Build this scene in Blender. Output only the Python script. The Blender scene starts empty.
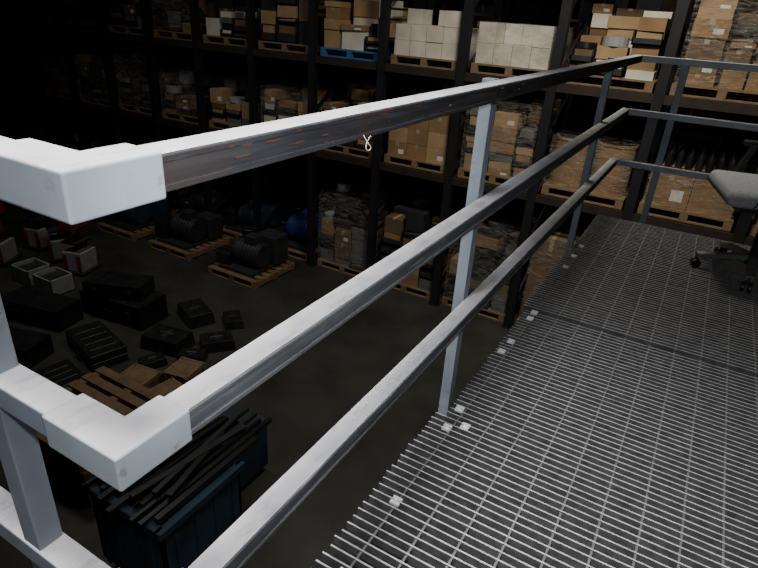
import bpy, math, random
from mathutils import Matrix, Vector
random.seed(7)
R = random.random
def U(a,b): return a+(b-a)*R()

# ---------------------------------------------------------------- materials
MATS={}
def mat(name, col, rough=0.6, metal=0.0, col2=None, nscale=8.0, bump=0.0, bscale=40.0, stretch=None, alpha=1.0, lo=0.4, hi=0.65, spec=0.5, bd=0.002):
    if name in MATS: return MATS[name]
    m=bpy.data.materials.new(name); m.use_nodes=True
    nt=m.node_tree; b=nt.nodes['Principled BSDF']
    b.inputs['Roughness'].default_value=rough; b.inputs['Metallic'].default_value=metal
    b.inputs['Specular IOR Level'].default_value=spec
    b.inputs['Base Color'].default_value=(*col,1)
    tc=nt.nodes.new('ShaderNodeTexCoord'); mp=nt.nodes.new('ShaderNodeMapping')
    nt.links.new(tc.outputs['Object'],mp.inputs['Vector'])
    if stretch: mp.inputs['Scale'].default_value=stretch
    if col2 is None: col2=tuple(c*0.75 for c in col)
    n=nt.nodes.new('ShaderNodeTexNoise'); n.inputs['Scale'].default_value=nscale; n.inputs['Detail'].default_value=6
    nt.links.new(mp.outputs['Vector'],n.inputs['Vector'])
    r=nt.nodes.new('ShaderNodeValToRGB')
    r.color_ramp.elements[0].position=lo; r.color_ramp.elements[1].position=hi
    r.color_ramp.elements[0].color=(*col,1); r.color_ramp.elements[1].color=(*col2,1)
    nt.links.new(n.outputs['Fac'],r.inputs['Fac']); nt.links.new(r.outputs['Color'],b.inputs['Base Color'])
    if bump>0:
        n2=nt.nodes.new('ShaderNodeTexNoise'); n2.inputs['Scale'].default_value=bscale; n2.inputs['Detail'].default_value=3
        nt.links.new(mp.outputs['Vector'],n2.inputs['Vector'])
        bp=nt.nodes.new('ShaderNodeBump'); bp.inputs['Strength'].default_value=bump; bp.inputs['Distance'].default_value=bd
        nt.links.new(n2.outputs['Fac'],bp.inputs['Height']); nt.links.new(bp.outputs['Normal'],b.inputs['Normal'])
    MATS[name]=m; return m
def overlay(m,col,scale,lo,hi,stretch=None,amt=1.0):
    nt=m.node_tree; b=nt.nodes['Principled BSDF']
    src=[l for l in nt.links if l.to_socket==b.inputs['Base Color']][0].from_socket
    tc=[x for x in nt.nodes if x.type=='TEX_COORD'][0]
    mp=nt.nodes.new('ShaderNodeMapping')
    if stretch: mp.inputs['Scale'].default_value=stretch
    mp.inputs['Location'].default_value=(3.3,1.7,5.1)
    nt.links.new(tc.outputs['Object'],mp.inputs[0])
    n=nt.nodes.new('ShaderNodeTexNoise'); n.inputs['Scale'].default_value=scale; n.inputs['Detail'].default_value=8; n.inputs['Roughness'].default_value=.65
    nt.links.new(mp.outputs[0],n.inputs['Vector'])
    r=nt.nodes.new('ShaderNodeValToRGB'); r.color_ramp.elements[0].position=lo; r.color_ramp.elements[1].position=hi
    r.color_ramp.elements[1].color=(amt,amt,amt,1)
    nt.links.new(n.outputs['Fac'],r.inputs['Fac'])
    mx=nt.nodes.new('ShaderNodeMixRGB'); mx.inputs[2].default_value=(*col,1)
    nt.links.new(r.outputs['Color'],mx.inputs[0]); nt.links.new(src,mx.inputs[1]); nt.links.new(mx.outputs[0],b.inputs['Base Color'])

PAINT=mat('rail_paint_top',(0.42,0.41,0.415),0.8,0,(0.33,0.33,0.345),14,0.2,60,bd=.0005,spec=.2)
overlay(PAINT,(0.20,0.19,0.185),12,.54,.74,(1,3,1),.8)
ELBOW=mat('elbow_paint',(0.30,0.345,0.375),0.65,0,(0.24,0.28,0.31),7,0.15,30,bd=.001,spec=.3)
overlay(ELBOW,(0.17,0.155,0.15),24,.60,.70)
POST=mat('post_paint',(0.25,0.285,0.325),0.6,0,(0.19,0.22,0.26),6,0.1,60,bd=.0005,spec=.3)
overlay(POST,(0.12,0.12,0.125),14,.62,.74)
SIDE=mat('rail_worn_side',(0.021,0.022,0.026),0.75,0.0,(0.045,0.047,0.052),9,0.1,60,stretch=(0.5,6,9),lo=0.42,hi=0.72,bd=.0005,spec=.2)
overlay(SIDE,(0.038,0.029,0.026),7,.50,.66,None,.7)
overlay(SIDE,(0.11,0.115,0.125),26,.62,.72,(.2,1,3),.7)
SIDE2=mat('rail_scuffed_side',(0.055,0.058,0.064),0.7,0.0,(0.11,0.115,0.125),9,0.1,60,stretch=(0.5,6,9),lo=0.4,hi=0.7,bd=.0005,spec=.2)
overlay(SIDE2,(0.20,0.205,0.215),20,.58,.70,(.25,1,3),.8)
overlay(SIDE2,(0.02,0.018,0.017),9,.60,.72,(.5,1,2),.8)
RUST=mat('rust_primer',(0.075,0.038,0.030),0.85,spec=.2)
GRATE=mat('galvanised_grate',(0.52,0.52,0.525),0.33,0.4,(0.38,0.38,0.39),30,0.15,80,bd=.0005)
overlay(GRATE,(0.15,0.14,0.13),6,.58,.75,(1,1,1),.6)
GRATE_SHADE=mat('grate_bar_side_shade',(0.115,0.114,0.113),0.45,0.3,(0.07,0.07,0.07),30,spec=.5)  # bar sides coloured dark to stand in for gap shade and far falloff
GRATED=mat('grate_rod',(0.15,0.15,0.15),0.5,0.4)
CLIP=mat('clip_zinc',(0.80,0.82,0.82),0.35,0.2)
BEAM=mat('platform_steel_dark',(0.010,0.010,0.011),0.8)
CONC=mat('concrete',(0.038,0.039,0.033),0.5,0,(0.021,0.021,0.018),1.5,0.1,20)
WALL=mat('wall_paint_dark',(0.03,0.03,0.03),0.9)
RACK=mat('rack_steel',(0.009,0.009,0.012),0.6)
RACKB=mat('rack_beam',(0.03,0.02,0.015),0.6)
CART=[mat('cardboard_a',(0.27,0.16,0.075),0.8,0,(0.19,0.115,0.055),3),
      mat('cardboard_b',(0.38,0.25,0.13),0.8,0,(0.27,0.18,0.095),3),
      mat('cardboard_c',(0.15,0.092,0.048),0.8,0,(0.10,0.066,0.038),3)]
TAPE=mat('carton_tape',(0.38,0.30,0.20),0.4)
WHITEB=mat('white_box',(0.66,0.62,0.54),0.7,0,(0.48,0.45,0.38),3)
LABEL=mat('paper_label',(0.75,0.74,0.70),0.6)
PWOOD=mat('pallet_wood',(0.22,0.15,0.08),0.85,0,(0.14,0.09,0.05),10,stretch=(8,1,8))
PBLUE=mat('pallet_blue',(0.03,0.16,0.42),0.7,0,(0.03,0.10,0.25),6)
CRATE=mat('crate_wood',(0.19,0.12,0.062),0.7,0,(0.12,0.075,0.04),8)
BLACK=mat('black_plastic',(0.012,0.012,0.013),0.33,0,(0.02,0.02,0.02),8)
DARKG=mat('dark_grey_metal',(0.04,0.041,0.045),0.5,0.3)
GREYM=mat('grey_wrapped',(0.13,0.13,0.13),0.6)
BLUEM=mat('blue_steel',(0.016,0.042,0.072),0.6,0,(0.008,0.02,0.035),3)
overlay(BLUEM,(0.04,0.035,0.03),6,.55,.7,None,.8)
DBLUE=mat('blue_motor_paint',(0.012,0.035,0.15),0.4)
RED=mat('red_paint',(0.20,0.028,0.02),0.6)
WPLAST=mat('white_plastic',(0.30,0.305,0.31),0.5)
FABRIC=mat('chair_fabric_grey',(0.27,0.285,0.30),0.95,0,(0.21,0.22,0.235),60,0.3,300)
WIRE=mat('tie_wire',(0.65,0.62,0.55),0.4)
def wrap_mat():
    m=bpy.data.materials.new('stretch_wrap'); m.use_nodes=True; nt=m.node_tree
    nt.nodes.clear(); o=nt.nodes.new('ShaderNodeOutputMaterial'); mx=nt.nodes.new('ShaderNodeMixShader')
    t=nt.nodes.new('ShaderNodeBsdfTransparent'); g=nt.nodes.new('ShaderNodeBsdfPrincipled')
    g.inputs['Base Color'].default_value=(0.40,0.37,0.32,1); g.inputs['Roughness'].default_value=0.2
    tc=nt.nodes.new('ShaderNodeTexCoord'); mp=nt.nodes.new('ShaderNodeMapping'); mp.inputs['Scale'].default_value=(2,2,7)
    n=nt.nodes.new('ShaderNodeTexNoise'); n.inputs['Scale'].default_value=3; n.inputs['Detail'].default_value=5; n.inputs['Distortion'].default_value=1.5
    nt.links.new(tc.outputs['Object'],mp.inputs[0]); nt.links.new(mp.outputs[0],n.inputs['Vector'])
    r=nt.nodes.new('ShaderNodeMapRange'); r.inputs[1].default_value=0.4;r.inputs[2].default_value=0.75;r.inputs[3].default_value=0.03;r.inputs[4].default_value=0.35
    nt.links.new(n.outputs['Fac'],r.inputs[0]); nt.links.new(r.outputs[0],mx.inputs[0])
    bp=nt.nodes.new('ShaderNodeBump'); bp.inputs['Strength'].default_value=0.9; bp.inputs['Distance'].default_value=0.05
    nt.links.new(n.outputs['Fac'],bp.inputs['Height']); nt.links.new(bp.outputs[0],g.inputs['Normal'])
    nt.links.new(t.outputs[0],mx.inputs[1]); nt.links.new(g.outputs[0],mx.inputs[2]); nt.links.new(mx.outputs[0],o.inputs[0])
    return m
WRAP=wrap_mat()

# ---------------------------------------------------------------- mesh builder
class MB:
    def __init__(s): s.v=[]; s.f=[]; s.m=[]; s.mats=[]
    def mi(s,m):
        if m not in s.mats: s.mats.append(m)
        return s.mats.index(m)
    def hexa(s,pts,m,topm=None):
        b=len(s.v); s.v+= [tuple(p) for p in pts]
        fs=[(0,3,2,1),(4,5,6,7),(0,1,5,4),(1,2,6,5),(2,3,7,6),(3,0,4,7)]
        for i,f in enumerate(fs):
            s.f.append(tuple(b+k for k in f)); s.m.append(s.mi(topm if (topm and i==1) else m))
    def box(s,x0,x1,y0,y1,z0,z1,m,topm=None,rz=0,taper=0):
        cx,cy=(x0+x1)/2,(y0+y1)/2
        P=[]
        for z,k in((z0,taper),(z1,0)):
            for x,y in((x0+k,y0+k),(x1-k,y0+k),(x1-k,y1-k),(x0+k,y1-k)):
                dx,dy=x-cx,y-cy
                P.append((cx+dx*math.cos(rz)-dy*math.sin(rz),cy+dx*math.sin(rz)+dy*math.cos(rz),z))
        s.hexa(P,m,topm)
    def beam(s,p0,p1,w,h,m):
        p0=Vector(p0);p1=Vector(p1);d=(p1-p0).normalized()
        up=Vector((0,0,1)) if abs(d.z)<0.95 else Vector((1,0,0))
        a=d.cross(up).normalized()*w/2; c=a.cross(d).normalized()*h/2
        P=[p0-a-c,p0+a-c,p1+a-c,p1-a-c,p0-a+c,p0+a+c,p1+a+c,p1-a+c]
        s.hexa(P,m)
    def cyl(s,p0,p1,r,m,n=16,r1=None):
        if r1 is None:r1=r
        p0=Vector(p0);p1=Vector(p1);d=(p1-p0).normalized()
        up=Vector((0,0,1)) if abs(d.z)<0.95 else Vector((1,0,0))
        a=d.cross(up).normalized(); c=a.cross(d)
        b=len(s.v)
        for p,rr in((p0,r),(p1,r1)):
            for i in range(n):
                t=2*math.pi*i/n; s.v.append(tuple(p+a*math.cos(t)*rr+c*math.sin(t)*rr))
        k=s.mi(m)
        for i in range(n):
            j=(i+1)%n; s.f.append((b+i,b+j,b+n+j,b+n+i)); s.m.append(k)
        s.f.append(tuple(b+i for i in range(n))[::-1]); s.m.append(k)
        s.f.append(tuple(b+n+i for i in range(n))); s.m.append(k)
    def make(s,name,bevel=0,seg=2,parent=None,smooth=False,subsurf=0):
        me=bpy.data.meshes.new(name); me.from_pydata(s.v,[],s.f)
        for m in s.mats: me.materials.append(m)
        me.polygons.foreach_set('material_index',s.m)
        me.update()
        o=bpy.data.objects.new(name,me); bpy.context.scene.collection.objects.link(o)
        if bevel:
            md=o.modifiers.new('bevel','BEVEL'); md.width=bevel; md.segments=seg; md.limit_method='ANGLE'
        if smooth:
            for p in me.polygons:p.use_smooth=True
        if parent: o.parent=parent
        if s.v and not parent:
            c=Vector((sum(v[0] for v in s.v)/len(s.v),sum(v[1] for v in s.v)/len(s.v),min(v[2] for v in s.v)))
            me.transform(Matrix.Translation(-c)); o.location=c
        return o
def empty(name,loc=(0,0,0)):
    e=bpy.data.objects.new(name,None); e.location=loc; bpy.context.scene.collection.objects.link(e); return e

CAMZ=4.0; H=1.22; G=CAMZ-H   # grate top height

# ---------------------------------------------------------------- room shell
b=MB(); b.box(-6,18,-8,20,-0.2,0,CONC); b.make('floor')
b=MB(); b.box(-6,18,-8,20,8.0,8.2,WALL); b.make('ceiling')
b=MB(); b.box(18,18.2,-8,20,0,8,WALL); b.make('wall_back')
b=MB(); b.box(-6.2,-6,-8,20,0,8,WALL); b.make('wall_front')
b=MB(); b.box(-6,18,20,20.2,0,8,WALL); b.make('wall_left')
b=MB(); b.box(-6,18,-8.2,-8,0,8,WALL); b.make('wall_right')

# ---------------------------------------------------------------- guard railing
YR=0.512; XN=0.315; XF=4.27
hw=0.0235
TOPS=[CAMZ-0.121*H, CAMZ-0.396*H, CAMZ-0.676*H]
root=empty('steel_guard_railing',(XN,YR,G))
def P(mb,name,bevel=0.003,seg=2):
    o=mb.make(name,bevel,seg,parent=root)
    o.matrix_parent_inverse=Matrix.Translation((-XN,-YR,-G)); return o
for i,zt in enumerate(TOPS):
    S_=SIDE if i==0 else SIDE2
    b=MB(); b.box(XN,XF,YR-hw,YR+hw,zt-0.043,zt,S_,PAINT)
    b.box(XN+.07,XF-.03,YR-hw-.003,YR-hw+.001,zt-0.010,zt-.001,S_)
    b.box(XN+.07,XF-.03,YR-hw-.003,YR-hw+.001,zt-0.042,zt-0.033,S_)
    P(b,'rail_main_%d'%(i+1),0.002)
    b=MB(); b.box(XN-hw,XN+hw,YR,3.2,zt-0.043,zt,POST,PAINT); P(b,'rail_near_%d'%(i+1),0.003)
    b=MB(); b.box(XF-.02,XF+.02,-3.0,YR+.02,zt-0.04,zt,POST,PAINT); P(b,'rail_far_%d'%(i+1),0.003)
    e=0.029; L=0.083; z0=zt-0.048; z1=zt+0.004
    b=MB()
    pts=[(XN-e,YR-e),(XN+L,YR-e),(XN+L,YR+e),(XN+e,YR+e),(XN+e,YR+L+.03),(XN-e,YR+L+.03)]
    n=len(pts); b.v+=[(x,y,z0) for x,y in pts]+[(x,y,z1) for x,y in pts]
    k=b.mi(ELBOW); kt=b.mi(PAINT)
    b.f.append(tuple(range(n))[::-1]); b.m.append(k); b.f.append(tuple(n+q for q in range(n))); b.m.append(kt)
    for q in range(n):
        b.f.append((q,(q+1)%n,n+(q+1)%n,n+q)); b.m.append(k)
    P(b,'elbow_fitting_%d'%(i+1),0.0035,3)
posts=[(1.585,0.562),(3.50,0.562)]
TP=CAMZ-0.118*H
b=MB()
for x,y in posts[:2]:
    b.box(x-.022,x+.022,y-.026,y+.010,G-0.35,TP-.002,POST)
b.box(.295,.335,.755,.800,G-.35,TOPS[0]-.046,POST)
b.box(.295,.335,2.58,2.625,G-.35,TOPS[0]-.046,POST)
for y in (0.225,-1.5):
    b.box(XF+.021,XF+.061,y-.022,y+.022,G-.35,TP-.002,POST)
P(b,'railing_posts',0.002)
b=MB()
zt=TOPS[0]
for k_ in range(44):
    x=U(.5,1.7); l=U(.01,.05); z=U(.004,.036); n=9
    k=b.mi(RUST if R()<.9 else POST); base=len(b.v)
    for q in range(n):
        t=2*math.pi*q/n; rr=U(.5,1.1); b.v.append((x+math.cos(t)*l*.5*rr,YR-hw-.0034-k_*.00001,zt-z+math.sin(t)*.0026*rr))
    b.f.append(tuple(base+q for q in range(n))); b.m.append(k)
P(b,'rust_scuffs',0)
def wire(name,pts,r=0.0007,m=WIRE,cyc=False):
    cu=bpy.data.curves.new(name,'CURVE'); cu.dimensions='3D'; cu.bevel_depth=r
    sp=cu.splines.new('NURBS'); sp.points.add(len(pts)-1)
    for i,p in enumerate(pts): sp.points[i].co=(*p,1)
    sp.use_endpoint_u=True; sp.use_cyclic_u=cyc; cu.materials.append(m)
    o=bpy.data.objects.new(name,cu); bpy.context.scene.collection.objects.link(o); return o
w=wire('tie_wire',[(.80,YR-hw-.005,zt-.035),(.805,YR-hw-.012,zt-.05),(.82,YR-hw-.012,zt-.056),(.815,YR-hw-.008,zt-.064),(.80,YR-hw-.01,zt-.058),(.805,YR-hw-.008,zt-.048),(.825,YR-hw-.004,zt-.04)])
w.parent=root; w.matrix_parent_inverse=Matrix.Translation((-XN,-YR,-G))

# ---------------------------------------------------------------- grating platform
root2=empty('steel_grating_platform',(2,-1,G))
def P2(mb,name,bevel=0):
    o=mb.make(name,bevel,1,parent=root2); o.matrix_parent_inverse=Matrix.Translation((-2,1,-G)); return o
edges=[-1.4,-.45,.52,1.49,2.44,3.36,4.22]
for i in range(len(edges)-1):
    b=MB(); x=edges[i]+.012; off=[.0,.0,.012,-.018,.004,-.01][i]; dz=[0,0,0,-.006,.0,-.004][i]
    while x<edges[i+1]-.010:
        yy=(3.2 if x<0.27 else YR+.022+off)+U(-.004,.004)
        t=.0024; j=U(-.001,.001); q=U(-.0015,.0015)
        b.box(x-t+j,x+t+j,-2.9,yy,G-.026+dz,G+dz+q*.5,GRATE_SHADE,GRATE)
        x+=.0275
    y=YR-.045
    while y>-2.9:
        b.box(edges[i]+.004,edges[i+1]-.004,y-.003,y+.003,G-.010+dz,G-.003+dz,GRATED); y-=.1
    y=YR+.1
    while y<3.2 and edges[i]<.2:
        b.box(edges[i]+.004,min(edges[i+1],.27),y-.003,y+.003,G-.010+dz,G-.003+dz,GRATED); y+=.1
    P2(b,'grating_panel_%d'%(i+1))
b=MB()
for y in (YR-.06,-.9,-2.3):
    b.box(-1.4,4.22,y-.04,y+.04,G-.20,G-.034,BEAM)
for x in (-1.3,.25,1.5,2.45,3.37,4.17):
    b.box(x-.03,x+.03,-2.9,YR-.03,G-.20,G-.036,BEAM)
for x in(-1.1,4.12):
    for y in(-2.7,.42): b.box(x-.06,x+.06,y-.06,y+.06,0,G-.2,BEAM)
b.box(.2,.27,YR,3.2,G-.2,G-.034,BEAM)
b.box(.15,.27,3.05,3.17,0,G-.2,BEAM)
P2(b,'support_frame')
b=MB()
for x,y in ((1.05,.471),(1.415,.479),(1.53,.482),(1.455,.43),(1.98,.485),(2.08,.478),(2.33,.47),(2.40,.47),(3.05,.48),(3.25,.48),(3.45,.48),(.78,.47)):
    b.box(x-.014,x-.003,y-.014,y+.014,G-.004,G+.004,CLIP)
    b.box(x+.003,x+.014,y-.014,y+.014,G-.004,G+.004,CLIP)
    b.cyl((x,y,G-.01),(x,y,G+.007),.006,CLIP,8)
P2(b,'saddle_clips',0)

# ---------------------------------------------------------------- office chair
cx,cy=3.62,-0.42
ch=empty('office_chair',(cx,cy,G))
def PC(mb,name,bevel=0,seg=2,smooth=False):
    return mb.make(name,bevel,seg,parent=ch,smooth=smooth)
b=MB(); b.box(-.27,.27,-.26,.30,.43,.52,FABRIC); PC(b,'seat',.04,4,smooth=True)
b=MB(); b.box(-.24,.24,-.23,.24,.405,.44,BLACK); b.box(-.09,.09,-.12,.10,.375,.41,BLACK); PC(b,'seat_pan',.012)
b=MB()
b.hexa([(-.22,-.27,.60),(.22,-.27,.60),(.22,-.34,.60),(-.22,-.34,.60),(-.20,-.34,1.05),(.20,-.34,1.05),(.20,-.40,1.05),(-.20,-.40,1.05)],FABRIC)
PC(b,'backrest',.03,4,smooth=True)
b=MB(); b.beam((0,-.1,.40),(0,-.33,.43),.06,.02,BLACK); b.beam((0,-.32,.42),(0,-.36,.75),.06,.02,BLACK); PC(b,'back_bracket',.004)
for sx,nm in((-1,'armrest_1'),(1,'armrest_2')):
    b=MB(); b.box(sx*.30-.035,sx*.30+.035,-.14,.16,.66,.69,BLACK)
    b.beam((sx*.30,.10,.67),(sx*.31,.17,.44),.04,.03,BLACK); b.beam((sx*.31,.17,.45),(sx*.15,.06,.40),.04,.02,BLACK)
    b.beam((sx*.30,-.10,.67),(sx*.31,-.08,.44),.035,.03,BLACK); b.beam((sx*.31,-.08,.45),(sx*.15,-.05,.40),.04,.02,BLACK)
    PC(b,nm,.01)
b=MB(); b.cyl((0,0,.12),(0,0,.28),.032,BLACK,20); b.cyl((0,0,.27),(0,0,.39),.018,DARKG,16); b.cyl((0,0,.07),(0,0,.13),.045,BLACK,20); PC(b,'gas_lift')
b=MB()
for k in range(5):
    t=2*math.pi*k/5+.35; c,s=math.cos(t),math.sin(t)
    b.beam((.03*c,.03*s,.105),(.29*c,.29*s,.075),.045,.03,GREYM)
    b.cyl((.285*c,.285*s,.085),(.285*c,.285*s,.045),.009,DARKG,8)
    for q in(-1,1):
        ox,oy=-s*.016*q,c*.016*q
        b.cyl((.285*c+ox*.5,.285*s+oy*.5,.026),(.285*c+ox*1.7,.285*s+oy*1.7,.026),.026,BLACK,14)
PC(b,'five_star_base',.004)
ch.rotation_euler=(0,0,math.radians(12))

# ---------------------------------------------------------------- pallet rack
X0=7.2; SP=1.18; YS=[-4.16+SP*i for i in range(0,18)]
LV=[2.0,3.37,4.95]
def rack(name,x0,ys,levels,top=6.3,depth=1.1):
    b=MB()
    for y in ys:
        for x in(x0,x0+depth):
            b.box(x-.05,x+.05,y-.055,y+.055,0,top,RACK)
            b.box(x-.08,x+.08,y-.08,y+.08,0,.012,RACK)
        z=.3
        while z<top-.8:
            b.beam((x0,y,z),(x0+depth,y,z+.7),.03,.03,RACK); b.beam((x0,y,z),(x0+depth,y,z),.03,.03,RACK); z+=.75
    for z in levels:
        for x in(x0,x0+depth):
            b.box(x-.025,x+.025,ys[0],ys[-1],z-.10,z,RACKB)
        for j in range(len(ys)-1):
            for t in(.28,.72):
                y=ys[j]+(ys[j+1]-ys[j])*t; b.box(x0,x0+depth,y-.03,y+.03,z-.04,z,RACKB)
    return b.make(name)
rack('pallet_rack',X0,YS,LV)
rack('pallet_rack',X0+1.45,YS,LV)
YS2=[-4+2.4*i for i in range(0,10)]
rack('pallet_rack',13.5,YS2,[1.9,3.6,5.2])

def pallet(b,x,y,z,w=1.0,d=1.0,m=None):
    m=m or PWOOD
    for k in range(3):
        yy=y-w/2+k*(w-.09)/2; b.box(x,x+d,yy,yy+.09,z+.018,z+.1,m)
    for k in range(7):
        xx=x+k*(d-.1)/6; b.box(xx,xx+.1,y-w/2,y+w/2,z+.1,z+.122,m)
    for k in(0,3,6):
        xx=x+k*(d-.1)/6; b.box(xx,xx+.1,y-w/2,y+w/2,z,z+.018,m)
    return z+.122
def carton(b,x0,x1,y0,y1,z0,z1,m,rz=0):
    g=.004; b.box(x0+g,x1-g,y0+g,y1-g,z0,z1-.003,m,rz=rz)
    ym=(y0+y1)/2
    if rz==0 and m in CART:
        b.box(x0+g-.001,x0+g+.001,ym-.025,ym+.025,z0+(z1-z0)*.72,z1-.003,TAPE)
        b.box(x0+g,x1-g,ym-.025,ym+.025,z1-.004,z1-.0015,TAPE)
        if R()<.35: 
            yl=y0+(y1-y0)*.15; b.box(x0+g-.0015,x0+g,yl,yl+(y1-y0)*.28,z0+(z1-z0)*.2,z0+(z1-z0)*.5,LABEL)
def cartons(name,x,y,z,w=.98,d=1.0,h=.8,n=(2,2,3),pal=None,pm=None,wrap=True,ragged=.15,jit=.012):
    b=MB(); z1=pallet(b,x,y,z,1.0,1.0,pm); pal=pal or CART
    nx,ny,nz=n
    m0=random.choice(pal)
    for k in range(nz):
        for i in range(nx):
            for j in range(ny):
                if k==nz-1 and R()<ragged: continue
                j1=U(-jit,jit)
                xa=x+.02+i*(d-.04)/nx+abs(j1); xb=x+.02+(i+1)*(d-.04)/nx
                ya=y-w/2+.02+j*(w-.04)/ny; yb=ya+(w-.04)/ny
                carton(b,xa,xb,ya,yb,z1+k*h/nz,z1+(k+1)*h/nz,m0 if R()<.6 else random.choice(pal))
    if wrap:
        b.box(x+.005,x+d-.005,y-w/2+.005,y+w/2-.005,z1+.01,z1+h+.006,WRAP)
    return b.make(name)
def messy(name,x,y,z,h=.7,pal=None,pm=None,wrap=False,cols=(3,3)):
    """pallet with mixed goods: columns of differing boxes, small bins, rolls"""
    b=MB(); z1=pallet(b,x,y,z,1.0,1.0,pm); pal=pal or CART
    nx,ny=cols
    cuts=[0,U(.25,.38),U(.6,.72),1]
    for i in range(nx):
        for j in range(ny):
            xa=x+.02+i*.96/nx; xb=xa+.96/nx-.01
            ya=y-.48+cuts[j]*.96; yb=y-.48+cuts[j+1]*.96-.01
            zz=z1; ht=h*U(.5,1.08)*(1 if i else .9)
            while zz<z1+ht-.05:
                hh=min(U(.08,.28),z1+ht-zz); kind=R()
                m=random.choice(pal)
                if kind<.2 and zz+hh>=z1+ht-.05:
                    r=min(xb-xa,yb-ya)/2-.01; b.cyl(((xa+xb)/2,(ya+yb)/2,zz),((xa+xb)/2,(ya+yb)/2,zz+hh),r,random.choice([WPLAST,DARKG,BLACK]),16)
                elif kind<.32:
                    b.box(xa,xb,ya,yb,zz,zz+.02,DARKG); b.box(xb-.02,xb,ya,yb,zz,zz+hh,DARKG)
                    b.box(xa,xb,ya,ya+.015,zz,zz+hh,DARKG); b.box(xa,xb,yb-.015,yb,zz,zz+hh,DARKG); b.box(xa,xa+.015,ya,yb,zz,zz+hh*.5,DARKG)
                    b.box(xa+.03,xb-.03,ya+.03,yb-.03,zz+.02,zz+hh-.01,m,rz=U(-.05,.05))
                else:
                    s=U(0,.03); carton(b,xa+s,xb,ya+s*.5,yb-U(0,.03),zz,zz+hh,m,rz=0 if R()<.6 else U(-.05,.05))
                zz+=hh
    if wrap: b.box(x+.005,x+.995,y-.492,y+.492,z1+.01,z1+h*.95,WRAP)
    return b.make(name)
def machine(name,x,y,z,c=None):
    b=MB(); z1=pallet(b,x,y,z,m=CRATE); c=c or random.choice([DARKG,BLUEM,GREYM])
    b.box(x+.1,x+.9,y-.35,y+.35,z1,z1+.06,DARKG)
    r=U(.16,.22); b.cyl((x+.4,y-.35,z1+.08+r),(x+.4,y+.15,z1+.08+r),r,c,24)
    for k in range(6): b.cyl((x+.4,y-.3+k*.07,z1+.08+r),(x+.4,y-.28+k*.07,z1+.08+r),r+.015,c,24)
    b.cyl((x+.4,y+.15,z1+.08+r),(x+.4,y+.4,z1+.08+r),.03,DARKG,12)
    b.box(x+.3,x+.5,y-.25,y-.05,z1+.06+2*r,z1+.2+2*r,c)
    b.box(x+.6,x+.92,y-.42,y-.02,z1+.06,z1+U(.35,.6),c); b.cyl((x+.75,y+.25,z1+.06),(x+.75,y+.25,z1+U(.5,.8)),.13,BLACK,18)
    b.box(x+.12,x+.42,y+.2,y+.44,z1+.06,z1+.06+U(.12,.3),BLACK,rz=.2)
    return b.make(name,.006,1)
def barrels(name,x,y,z,m,h=.8):
    b=MB(); z1=pallet(b,x,y,z)
    for i in(.27,.75):
        for j in(-.25,.25):
            b.cyl((x+i,y+j,z1),(x+i,y+j,z1+h),.23,m,24); b.cyl((x+i,y+j,z1+h-.03),(x+i,y+j,z1+h),.24,m,24); b.cyl((x+i,y+j,z1),(x+i,y+j,z1+.03),.24,m,24)
    b.box(x+.005,x+.995,y-.495,y+.495,z1+.01,z1+h+.01,WRAP)
    return b.make(name)
W=[WHITEB]; C=CART
def cb(i): return (YS[i]+YS[i+1])/2
xf=X0+.06
CN='palletized_carton_stack'; MN='palletized_mixed_goods'
DIM=[CART[2],GREYM,DARKG,CART[0],BLACK]
Z=LV[1]
messy(MN,xf,cb(7),Z,h=.68,pal=[CART[1],WHITEB,CART[1],CART[0]],pm=PBLUE)
cartons('palletized_white_box_stack',xf,cb(6),Z,h=.58,n=(3,4,3),pal=W,ragged=.45,wrap=False)
cartons('palletized_white_box_stack',xf,cb(5),Z,h=.48,n=(3,4,2),pal=W,ragged=.25)
messy(MN,xf,cb(4),Z,h=.75,pal=[CART[1],WHITEB,CART[1],CART[0],CART[2]])
messy(MN,xf,cb(3),Z,h=.95,pal=[CART[1],CART[0],CART[2]],wrap=True)
cartons(CN,xf,cb(2),Z,h=1.2,n=(1,1,2),pal=[CART[0]],ragged=0)
messy(MN,xf,cb(8),Z,h=.9,pal=[CART[1],CART[2],DARKG])
messy(MN,xf,cb(9),Z,h=.6,pal=[WHITEB,CART[2],GREYM,DARKG])
for i in(10,11,12,13,14):
    if i!=12: messy(MN,xf,cb(i),Z,h=U(.6,1.15),pal=DIM,wrap=i%2==0)
Z=LV[0]
messy(MN,xf,cb(8),Z,h=.75,pal=[CART[1],WHITEB,CART[0],CART[1]],wrap=True)
messy(MN,xf,cb(7),Z,h=.8,pal=[CART[1],CART[1],CART[0],CART[2]])
cartons(CN,xf,cb(6),Z,h=.85,n=(3,3,4),pal=[CART[1],CART[0],CART[1]],ragged=.45,wrap=False)
messy(MN,xf,cb(5),Z,h=1.0,pal=[GREYM,CART[1],CART[0],CART[1]],wrap=True)
barrels('palletized_fiber_drums',xf,cb(4),Z,CART[0],.62)
cartons(CN,xf,cb(3),Z,h=.45,n=(2,2,1),pal=[CART[0]],ragged=0)
cartons(CN,xf,cb(2),Z,h=.5,n=(1,1,1),pal=[CART[0]],ragged=0,wrap=False)
messy(MN,xf,cb(9),Z,h=.7,pal=[CART[2],CART[1],GREYM])
for i in(10,11,12,13): messy(MN,xf,cb(i),Z,h=U(.6,1.0),pal=DIM,wrap=True)
machine('palletized_motor_unit',xf,cb(9),0,BLUEM)
machine('palletized_motor_unit',xf,cb(8),0,DBLUE)
machine('palletized_motor_unit',xf,cb(10),0,DARKG)
machine('palletized_motor_unit',xf-1.35,5.9,0,DARKG)
machine('palletized_motor_unit',xf-1.2,8.9,0,BLUEM)
machine('palletized_motor_unit',xf-1.2,7.5,0,DARKG)
messy(MN,xf,cb(7),0,h=1.2,pal=DIM+[GREYM],wrap=True)
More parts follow.
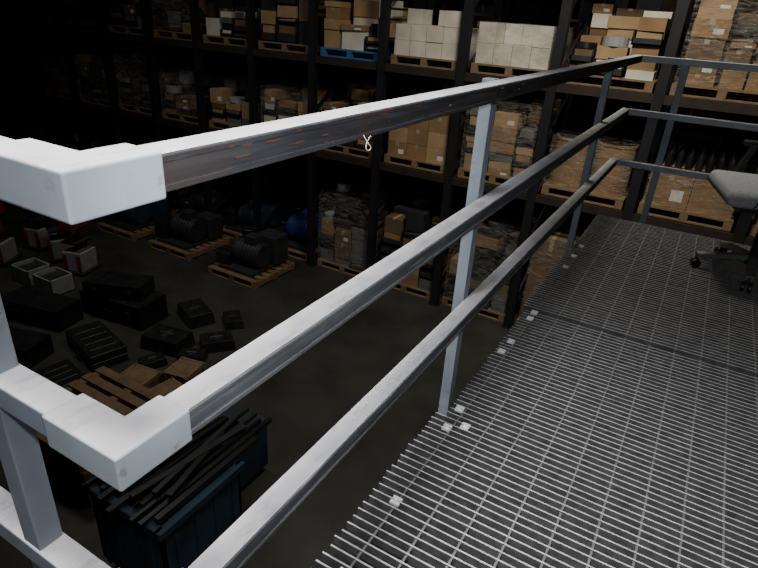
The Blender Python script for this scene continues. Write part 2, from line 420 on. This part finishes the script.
messy(MN,xf,cb(6),0,h=1.25,pal=[CART[0],CART[2],CART[1],GREYM,DARKG])
messy(MN,xf,cb(5),0,h=1.3,pal=DIM,wrap=True)
cartons(CN,xf,cb(4),0,h=1.3,n=(1,2,2),pal=[CART[0],CART[2]],ragged=0)
cartons(CN,xf,cb(3),0,h=1.2,n=(1,1,1),pal=[CART[0]],ragged=0)
for i in(11,12,13,14): messy(MN,xf,cb(i),0,h=U(.8,1.4),pal=DIM,wrap=i%2==0)
for zi,Z in enumerate([0]+LV[:2]):
    for i in range(1,15):
        if R()<.6: messy(MN,X0+1.52,cb(i),Z,h=U(.6,1.1),pal=DIM+[CART[0]],cols=(1,3))
for i in(2,3,4,5,8,9,11): cartons(CN,xf,cb(i),LV[2],h=U(.6,1),n=(2,2,2),pal=C,wrap=False)
for Z in(0,1.9,3.6):
    for j in range(1,9):
        for t in(.65,1.75):
            if R()<.6: cartons(CN,13.56,YS2[j]+t,Z,h=U(.7,1.3),n=(1,2,2),pal=[CART[0],CART[2],GREYM],wrap=False)
b=MB()
z1=LV[0]+.122+.46
for i in range(4):
    for j in range(9):
        b.cyl((xf+.08+i*.2,cb(3)-.42+j*.105,z1),(xf+.08+i*.2,cb(3)-.42+j*.105,z1+.16),.038,BLACK,10)
        b.cyl((xf+.08+i*.2,cb(3)-.42+j*.105,z1+.16),(xf+.08+i*.2,cb(3)-.42+j*.105,z1+.19),.013,DARKG,8)
b.make('bottle_tray_goods')

# ---------------------------------------------------------------- clutter on the warehouse floor
b=MB(); x0,x1,y0,y1,zb,zt2=1.62,2.36,2.38,3.12,.12,.86; t=.03
b.box(x0,x1,y0,y1,zb,zb+t,BLUEM)
b.box(x0,x0+t,y0,y1,zb,zt2,BLUEM); b.box(x1-t,x1,y0,y1,zb,zt2,BLUEM); b.box(x0,x1,y0,y0+t,zb,zt2,BLUEM); b.box(x0,x1,y1-t,y1,zb,zt2,BLUEM)
for a in((x0-.03,x1+.03,y0-.03,y0+.03),(x0-.03,x1+.03,y1-.03,y1+.03),(x0-.03,x0+.03,y0,y1),(x1-.03,x1+.03,y0,y1)):
    b.box(*a,zt2-.05,zt2+.01,BLUEM)
for k in range(4):
    yy=y0+.1+k*.18; b.box(x0-.012,x0,yy,yy+.04,zb,zt2-.05,BLUEM); b.box(x1,x1+.012,yy,yy+.04,zb,zt2-.05,BLUEM)
    xx=x0+.1+k*.18; b.box(xx,xx+.04,y0-.012,y0,zb,zt2-.05,BLUEM)
for xx in(x0+.05,x1-.15): b.box(xx,xx+.1,y0+.05,y1-.05,0,zb,DARKG)
b.box(x0+.04,x1-.04,y0+.04,y1-.04,zb+t,.8,DARKG)
b.make('blue_steel_hopper',.004,1)
b=MB()
for k in range(11):
    yy=y0+.06+k*.065; h=U(.03,.05)
    b.beam((x0-.05+U(-.05,.15),yy,zt2+.013+h/2),(x1+U(.1,.5),yy+U(-.03,.03),zt2+.013+h/2),U(.025,.045),h,CRATE if k==6 else random.choice([DARKG,BLACK]))
for k in range(6):
    yy=y0+.12+k*.1
    b.beam((x0+U(0,.2),yy,zt2+.085+k*.004),(x1+U(.1,.4),yy+U(-.2,.2),zt2+.085+k*.004),U(.03,.05),.025,random.choice([DARKG,BLACK,DARKG]))
b.make('scrap_bars')
b=MB(); b.box(2.62,3.1,2.75,3.3,.08,.62,BLUEM)
for k in range(3): b.box(2.605,2.62,2.79,3.26,.12+k*.165,.26+k*.165,BLUEM); b.box(2.59,2.605,2.93,3.12,.18+k*.165,.195+k*.165,DARKG)
for xx in(2.68,3.04):
    for yy in(2.81,3.24): b.cyl((xx,yy-.015,.04),(xx,yy+.015,.04),.04,BLACK,14)
b.make('blue_tool_cabinet',.005,1)
b=MB(); z=0
for k in range(4): z=pallet(b,1.9+U(-.03,.03),4.25+U(-.03,.03),z,1.05,1.0,CRATE)+.001
b.make('wooden_pallet_stack')
def crate(x,y,w,d,h,rz=0):
    b=MB(); b.box(-d/2,d/2,-w/2,w/2,.02,h,CRATE)
    for zz in(.0,h-.05):
        for s in(-1,1):
            b.box(s*d/2-.012,s*d/2+.012,-w/2-.012,w/2+.012,zz,zz+.055,PWOOD); b.box(-d/2,d/2,s*w/2-.012,s*w/2+.012,zz,zz+.055,PWOOD)
    for sx in(-1,1):
        for sy in(-1,1): b.box(sx*d/2-.02,sx*d/2+.02,sy*w/2-.02,sy*w/2+.02,0,h,PWOOD)
    o=b.make('wooden_crate'); o.location=(x,y,0); o.rotation_euler=(0,0,rz); return o
crate(3.60,4.40,.28,.32,.24,.2); crate(3.2,4.2,.32,.32,.24,-.1); crate(3.22,4.72,.34,.32,.22,.15)
def case(x,y,z,w,d,h,rz=0):
    b=MB(); b.box(-d/2,d/2,-w/2,w/2,0,h*.48,BLACK); b.box(-d/2,d/2,-w/2,w/2,h*.5,h,BLACK)
    b.box(-d/2+.04,d/2-.04,-w/2+.04,w/2-.04,h*.3,h*.7,DARKG)
    for s in(-.3,.3): b.box(-d/2-.012,-d/2,s*w-.03,s*w+.03,h*.35,h*.65,DARKG)
    b.box(-d/2-.03,-d/2-.012,-.07,.07,h*.42,h*.55,BLACK)
    for s in(-.3,-.1,.1,.3): b.box(-d/2+.05,d/2-.05,s*w-.02,s*w+.02,h,h+.008,BLACK)
    o=b.make('black_equipment_case',.015,3); o.location=(x,y,z); o.rotation_euler=(0,0,rz); return o
case(3.5,7.05,0,.95,.42,.3,.22); case(3.4,5.8,0,.8,.42,.2,-.25); case(4.2,6.3,0,1.05,.5,.34,.12); case(4.2,6.3,.349,.8,.4,.2,.4); case(2.8,6.5,0,.8,.4,.25,.3); case(2.75,5.45,0,.6,.36,.16,-.2)
for (x,y,s,rz) in((4.05,5.2,.17,.2),(4.4,4.7,.13,.9),(4.75,5.45,.16,-.4),(4.0,4.72,.10,.5),(3.66,5.02,.09,1.2),(4.95,4.95,.11,-.7)):
    b=MB(); b.box(-s,s,-s*1.5,s*1.5,0,s*1.1,BLACK,taper=-s*.12); b.cyl((0,-s*.6,s*1.12),(0,s*.6,s*1.12),.015,DARKG,8); b.box(-s*.5,s*.5,-s*.2,s*.2,s*1.1,s*1.13,DARKG)
    o=b.make('black_tool_bag',s*.25,3,smooth=False); o.location=(x,y,0); o.rotation_euler=(0,0,rz)
# tall red floor machines: base cabinet, column, table, head, motor, feed handle
def redmachine(x,y,rz,hh=1.1):
    b=MB()
    b.box(-.25,.2,-.2,.2,0,.06,DARKG); b.box(-.2,.15,-.16,.16,.06,.36,WPLAST)
    b.cyl((.08,0,.36),(.08,0,hh),.06,RED,16)
    b.box(-.2,.12,-.15,.15,.5,.54,DARKG)
    b.box(-.22,.18,-.10,.10,hh-.12,hh+.12,RED); b.cyl((.15,0,hh-.1),(.15,0,hh+.2),.1,BLACK,18)
    b.cyl((-.16,0,hh-.3),(-.16,0,hh-.1),.03,DARKG,12)
    for s in(-1,1): b.box(-.22,-.2,s*.12-.03,s*.12+.03,.1,.33,RED)
    for a in range(3):
        t=a*2.1; b.cyl((-.1,.13,hh),(-.1+.16*math.cos(t),.15,hh+.16*math.sin(t)),.01,DARKG,6)
    o=b.make('red_drill_press',.008,2); o.location=(x,y,0); o.rotation_euler=(0,0,rz)
for x,y,r,h in((4.8,8.05,.3,.85),(4.95,8.7,-.4,1.05),(5.0,9.4,.2,.95),(4.25,9.3,.5,.9)): redmachine(x,y,r,h)
b=MB()
for k,yy in enumerate((7.5,8.05)):
    b.box(3.98,4.34,yy,yy+.42,0,.02,WPLAST)
    for a in((3.98,4.0,yy,yy+.42),(4.32,4.34,yy,yy+.42),(3.98,4.34,yy,yy+.02),(3.98,4.34,yy+.40,yy+.42)): b.box(*a,0,.26,WPLAST)
    b.box(3.99,4.33,yy+.01,yy+.41,.02,.2,DARKG)
b.make('white_plastic_tote',.004,2)

# ---------------------------------------------------------------- lamps
def area(name,loc,target,energy,sx,sy,col=(1,1,1),spread=180):
    l=bpy.data.lights.new(name,'AREA'); l.shape='RECTANGLE'; l.size=sx; l.size_y=sy; l.energy=energy; l.color=col; l.spread=math.radians(spread)
    o=bpy.data.objects.new(name,l); o.location=loc
    o.rotation_euler=(Vector(target)-Vector(loc)).to_track_quat('-Z','Y').to_euler()
    bpy.context.scene.collection.objects.link(o); return o
area('lamp_over_platform',(0.2,0.6,6.4),(0.6,0.2,2.8),48,.9,.9,(0.98,0.98,1.0),60)
area('lamp_over_aisle',(4.2,0.8,7.4),(6.3,1.0,3.2),125,1.0,.8,(1,.94,.82),115)
area('lamp_over_aisle_left',(3.6,6.4,7.4),(4.7,6.6,0),38,1.2,1.0,(1,.96,.9),110)
l=bpy.data.lights.new('camera_flash','SPOT'); l.energy=64; l.spot_size=math.radians(120); l.spot_blend=.8; l.shadow_soft_size=.02; l.color=(.97,.98,1)
fl=bpy.data.objects.new('camera_flash',l); bpy.context.scene.collection.objects.link(fl)

w=bpy.data.worlds.new('world'); bpy.context.scene.world=w; w.use_nodes=True
w.node_tree.nodes['Background'].inputs[0].default_value=(.6,.65,.7,1); w.node_tree.nodes['Background'].inputs[1].default_value=.01

# ---------------------------------------------------------------- camera
cam=bpy.data.cameras.new('camera'); co=bpy.data.objects.new('camera',cam); bpy.context.scene.collection.objects.link(co)
cam.sensor_width=36; cam.lens=562/758*36; cam.clip_start=.02
Uv=Vector((0.061,-0.8985,-0.435)).normalized(); Xv=Vector((0.503,-0.350,0.790)); Xv=(Xv-Uv*Xv.dot(Uv)).normalized(); Yv=Vector((-0.862,-0.268,0.430))
Yv=(Yv-Uv*Yv.dot(Uv)-Xv*Yv.dot(Xv)).normalized()
right=Vector((Xv.x,Yv.x,Uv.x)); down=Vector((Xv.y,Yv.y,Uv.y)); fwd=Vector((Xv.z,Yv.z,Uv.z))
M=Matrix((( right.x,-down.x,-fwd.x,0),(right.y,-down.y,-fwd.y,0),(right.z,-down.z,-fwd.z,CAMZ),(0,0,0,1)))
co.matrix_world=M
fl.matrix_world=M @ Matrix.Translation((0.04,.07,0)) @ Matrix.Rotation(math.radians(-14),4,'Y')
bpy.context.scene.camera=co
